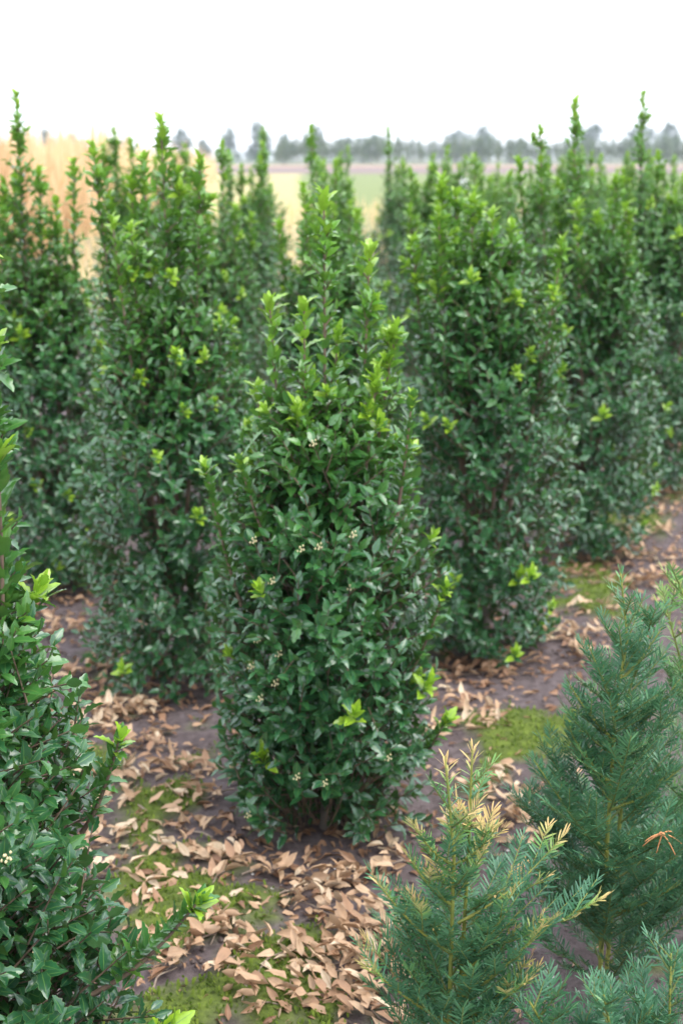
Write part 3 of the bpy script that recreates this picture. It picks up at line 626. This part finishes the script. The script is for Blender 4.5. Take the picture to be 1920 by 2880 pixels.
# bare twig on the soil
for (a0, a1, lab) in [((560, 2275), (665, 2190), "thin bare grey twig lying on moss beside the tan sprigs"), ((330, 2300), (400, 2230), "crooked bare twig on soil beside the crisp spiny holly bush")]:
    A, B = ground_at(*a0), ground_at(*a1); t = np.linspace(0, 1, 9); pts = A + (B - A) * t[:, None]; pts[:, 0] += .006 * np.sin(t * 8); pts[:, 2] = gz(pts[:, 0], pts[:, 1]) + .01 + .006 * np.sin(t * 3)
    V, T = tube(pts, np.linspace(.003, .0012, 9), 6); tag(obj("bare_twig", mesh("bare_twig", V, T, DRYTWIG)), lab, "twig")
# moss tufts
p_ = np.stack([R.uniform(-1.3, 2.0, 90000), 2.1 + 4.4 * R.power(1.0, 90000) ** 1.5], 1); p_ = p_[R.random(len(p_)) < moss_mask(p_[:, 0], p_[:, 1]) ** 1.5]; nn = len(p_)
L = Leaves(); a_ = R.uniform(0, 6.283, nn); L.add(np.column_stack([p_, gz(p_[:, 0], p_[:, 1]) + .010]), np.stack([np.cos(a_) * .5, np.sin(a_) * .5, np.ones(nn)], 1), np.stack([-np.cos(a_), -np.sin(a_), .6 * np.ones(nn)], 1), R.uniform(.008, .017, nn), np.clip(R.normal(.5, .25, nn), 0, 1))
tag(obj("moss", leaves_mesh("moss", L.done(), [strip_template(.4, .1)], MOSSM)), "cushions of bright green moss on the soil", "moss", kind="stuff")
# soil crumbs and pale grit
def crumbs(name, nn, size, mat, lab, cat, box):
    ico = np.array([(0, 0, 1), (.9, 0, .2), (.28, .85, .1), (-.72, .53, .25), (-.72, -.53, .1), (.28, -.85, .2), (0, 0, -.5)]); f = np.array([(0, 1, 2), (0, 2, 3), (0, 3, 4), (0, 4, 5), (0, 5, 1), (6, 2, 1), (6, 3, 2), (6, 4, 3), (6, 5, 4), (6, 1, 5)])
    xy = np.stack([R.uniform(box[0], box[1], nn), box[2] + (box[3] - box[2]) * R.power(1, nn) ** 1.6], 1); s_ = size * R.uniform(.4, 1, nn) ** 1.5
    V = ico[None] * s_[:, None, None] * R.uniform(.6, 1.3, (nn, 7, 3)) + np.column_stack([xy, gz(xy[:, 0], xy[:, 1]) + s_ * .2 + .002])[:, None]
    tag(obj(name, mesh(name, V.reshape(-1, 3), (f[None] + (np.arange(nn) * 7)[:, None, None]).reshape(-1, 3), mat, smooth=False)), lab, cat, kind="stuff")
crumbs("soil_crumbs", 6000, .009, CLOD, "small dark crumbs of soil on the bare ground", "soil", (-1.3, 2.0, 2.1, 7))
crumbs("pale_grit", 260, .008, STONE, "pale specks of grit scattered on the soil", "grit", (-1.2, 2.0, 2.1, 6))

# ------------------------------------------------------------------ beyond the nursery
def blades(name, x_, y_, h_, wd, tone, lab, cat, z0=0.0, lean=.35):
    nn = len(x_); a_ = R.uniform(0, 6.283, nn); L = Leaves()
    L.add(np.stack([x_, y_, z0 + 0 * x_], 1), np.stack([np.cos(a_) * lean, np.sin(a_) * lean, np.ones(nn)], 1), np.stack([np.cos(a_), np.sin(a_), 0 * a_], 1), h_, tone)
    tag(obj(name, leaves_mesh(name, L.done(), [strip_template(wd, .35, .6), strip_template(wd, .12, .6), strip_template(wd, .6, .6)], STRAW)), lab, cat, kind="stuff")
def straw_edge(y_): return np.interp(y_, [15, 21, 38, 100, 140], [-4.6, -5.0, -5.7, -9.2, -12])
nn = 36000; y_ = 17 + 110 * R.power(.55, nn) ** 1.6; off = R.exponential(3.0 + y_ * .10); x_ = straw_edge(y_) - off + .8 * (fbm(y_ * .5, 0 * y_, 77) - .5)
cx_ = np.round(x_ / 1.1 + .3 * np.sin(y_)) * 1.1; clump = .78 + .55 * _hash(cx_ * 7, np.round(y_ / 1.4), 5)     # plants grow in uneven stools
blades("straw_stand", x_, y_, (1.28 + .75 * fbm(x_ * .35, y_ * .2, 30)) * clump * R.uniform(.5, 1.15, nn) * np.interp(y_, [17, 26, 60, 120], [1.0, 1.02, 1.02, .9]), .04, np.clip(.45 + 1.1 * (fbm(x_ * .4, y_ * .2, 9) - .45) + R.normal(0, .2, nn), 0, 1), "tall stand of dry golden straw beyond the holly rows", "dry crop", lean=.75)
nn = 9000; y_ = R.uniform(12.5, 46, nn); x_ = R.uniform(-6, 14, nn) * y_ / 30
blades("dry_weeds", x_, y_, R.uniform(.15, .55, nn) * (.5 + fbm(x_, y_, 12)), .05, np.clip(R.normal(.85, .2, nn), 0, 1), "low dry tan weeds behind the last holly row", "weeds", lean=.6)
def crown_mesh(name, nn, shape, leafs, tone, mat=TREELEAF):
    """clumped leaf faces through an uneven crown of unit height"""
    L = Leaves(); nc = 26; cc = []
    while len(cc) < nc:
        p = R.uniform(-1, 1, 3)
        if p @ p < 1: cc.append(p * np.array([shape, shape, .5]) + np.array([0, 0, .52]))
    cc = np.array(cc); k = R.integers(0, nc, nn); P = cc[k] + R.normal(0, 1, (nn, 3)) * np.array([shape, shape, .5]) * .17
    L.add(P, R.normal(0, 1, (nn, 3)), R.normal(0, 1, (nn, 3)) + np.array([0, 0, .8]), leafs * R.uniform(.5, 1.2, nn), np.clip(tone + .25 * R.normal(0, 1, nc)[k] + R.normal(0, .1, nn), 0, 1))
    return leaves_mesh(name, L.done(), [leaf_template(2, .8, 0, .2, .2)], mat)
CROWNS = [crown_mesh("broad_crown", 1800, .46, .085, .2), crown_mesh("round_crown", 1500, .40, .085, .35), crown_mesh("narrow_crown", 1300, .26, .07, .5)]
def limbs():
    parts = [tube([(0, 0, 0), (.01, 0, .3), (0, .01, .62)], [.035, .026, .010], 7)]
    for k in range(5):
        a_ = k * 1.3; parts.append(tube([(0, 0, .22 + .05 * k), (.14 * math.cos(a_), .14 * math.sin(a_), .42 + .05 * k), (.25 * math.cos(a_), .25 * math.sin(a_), .58 + .05 * k)], [.014, .009, .004], 5))
    V, T = join(parts); return mesh("tree_trunk", V, T, TREEBARK)
TRUNK = limbs()
BIG = [(590, 287, 420, 1, "dark round-crowned tree standing clear on the skyline beyond the yellow field"), (415, 302, 420, 1, "dark tree half hidden by a holly spire at the straw's end"), (466, 324, 430, 1, "low rounded tree where the straw stand ends"), (525, 298, 430, 2, "thin open-crowned tree beside the dark round-crowned tree"),
       (655, 312, 440, 1, "pale small tree beside the dark round-crowned tree"), (722, 294, 440, 1, "tree behind the forked holly spire"), (790, 316, 400, 0, "pale broad tree above the start of the nursery rows"), (850, 312, 480, 0, "dark flat-topped tree behind the nursery rows"), (1050, 302, 470, 0, "broad dark tree above the nursery rows, one of a joined pair"), (1110, 296, 470, 1, "round tree above the nursery rows, other of the joined pair"),
       (1185, 322, 400, 0, "low tree beside the bright holly leaders"), (1352, 288, 470, 0, "round tree behind the two-leader holly bush"), (1470, 292, 470, 0, "dark broad tree behind the thin solitary holly spire"), (1535, 288, 450, 1, "tree past the thin solitary holly spire on the skyline"), (285, 317, 520, 0, "low bluish tree top over the straw stand"), (105, 303, 480, 1, "small tree top over the straw, beside the bare-stemmed spire"), (165, 312, 500, 1, "tiny distant tree top over the straw")]
for (tx, ty, Y, c_, lab) in BIG:
    p_ = at(tx, ty, Y); r_ = empty("tree", (p_[0], Y, 0), random.uniform(0, 6)); r_.scale = (p_[2],) * 3; r_["label"] = lab; r_["category"] = "tree"; r_["group"] = "trees on the far skyline"
    obj("trunk", TRUNK, r_); obj("crown", CROWNS[c_], r_)
YC = [crown_mesh("young_crown", 230, .15, .10, .75), crown_mesh("young_crown", 200, .12, .09, .6)]
V, T = tube([(0, 0, 0), (.004, 0, .5), (0, 0, 1.0)], [.012, .009, .004], 5); YT = mesh("young_trunk", V, T, PALEBARK)
for row, Y0 in enumerate((318, 336)):
    x_ = -16.0
    while x_ < 108:
        x_ += random.uniform(.9, 1.7); yy_ = Y0 + random.uniform(-3, 3); h_ = (4.6 + 2.0 * float(fbm(x_ * .09, 3 + row, 40))) * random.uniform(.85, 1.12)
        r_ = empty("nursery_tree", (x_, yy_, 0), random.uniform(0, 6)); r_.scale = (h_,) * 3; tag(r_, "slender pale-stemmed young tree in the %s" % ("nursery row along the ploughed strip", "second nursery row behind the ploughed strip")[row], "young tree", "young trees in the far nursery rows")
        obj("trunk", YT, r_); c_ = obj("crown", YC[row], r_); c_.location = (0, 0, .22); c_.scale = (1, 1, .82)
L = Leaves(); nn = 2500; x_ = R.uniform(-140, 160, nn); L.add(np.stack([x_, 540 + R.uniform(-5, 5, nn), 4.2 * R.random(nn) ** .6 * (.6 + .8 * fbm(x_ * .06, 0 * x_, 3))], 1), R.normal(0, 1, (nn, 3)), R.normal(0, 1, (nn, 3)), 1.3, np.clip(R.normal(.2, .15, nn), 0, 1))
tag(obj("far_hedge", leaves_mesh("far_hedge", L.done(), [leaf_template(2, .8, 0, .2, .2)], TREELEAF)), "low dark hedge line on the horizon", "hedge")
p_ = at(1064, 418, 15.5); r_ = empty("marker_post", (p_[0], 15.5, 0)); tag(r_, "small white marker post behind the last holly rows", "marker post")
V, T = tube([(0, 0, -.1), (0, 0, .6), (0, 0, p_[2])], .012, 6); obj("post", mesh("post", V, T, PALEBARK), r_)
V, T = tube([(0, 0, p_[2] - .10), (0, 0, p_[2] - .095), (0, 0, p_[2] + .04), (0, 0, p_[2] + .05)], [.02, .045, .04, .015], 8); obj("cap", mesh("cap", V, T, WHITEP), r_)

# ------------------------------------------------------------------ air
HAZE = 0.0005
if HAZE:
    bx = [(-700, -40, -1.2), (700, -40, -1.2), (700, 620, -1.2), (-700, 620, -1.2), (-700, -40, 24), (700, -40, 24), (700, 620, 24), (-700, 620, 24)]
    q = [(0, 2, 1), (0, 3, 2), (4, 5, 6), (4, 6, 7), (0, 1, 5), (0, 5, 4), (1, 2, 6), (1, 6, 5), (2, 3, 7), (2, 7, 6), (3, 0, 4), (3, 4, 7)]
    m, n, o = material("haze"); v_ = N(n, 'ShaderNodeVolumePrincipled'); v_.inputs['Density'].default_value = HAZE; v_.inputs['Color'].default_value = (.82, .87, 1.0, 1); v_.inputs['Anisotropy'].default_value = 0.2
    n.links.new(v_.outputs[0], o.inputs['Volume']); tag(obj("haze", mesh("haze", bx, q, m, smooth=False)), "thin pale air over the whole nursery and fields", "haze", kind="stuff")
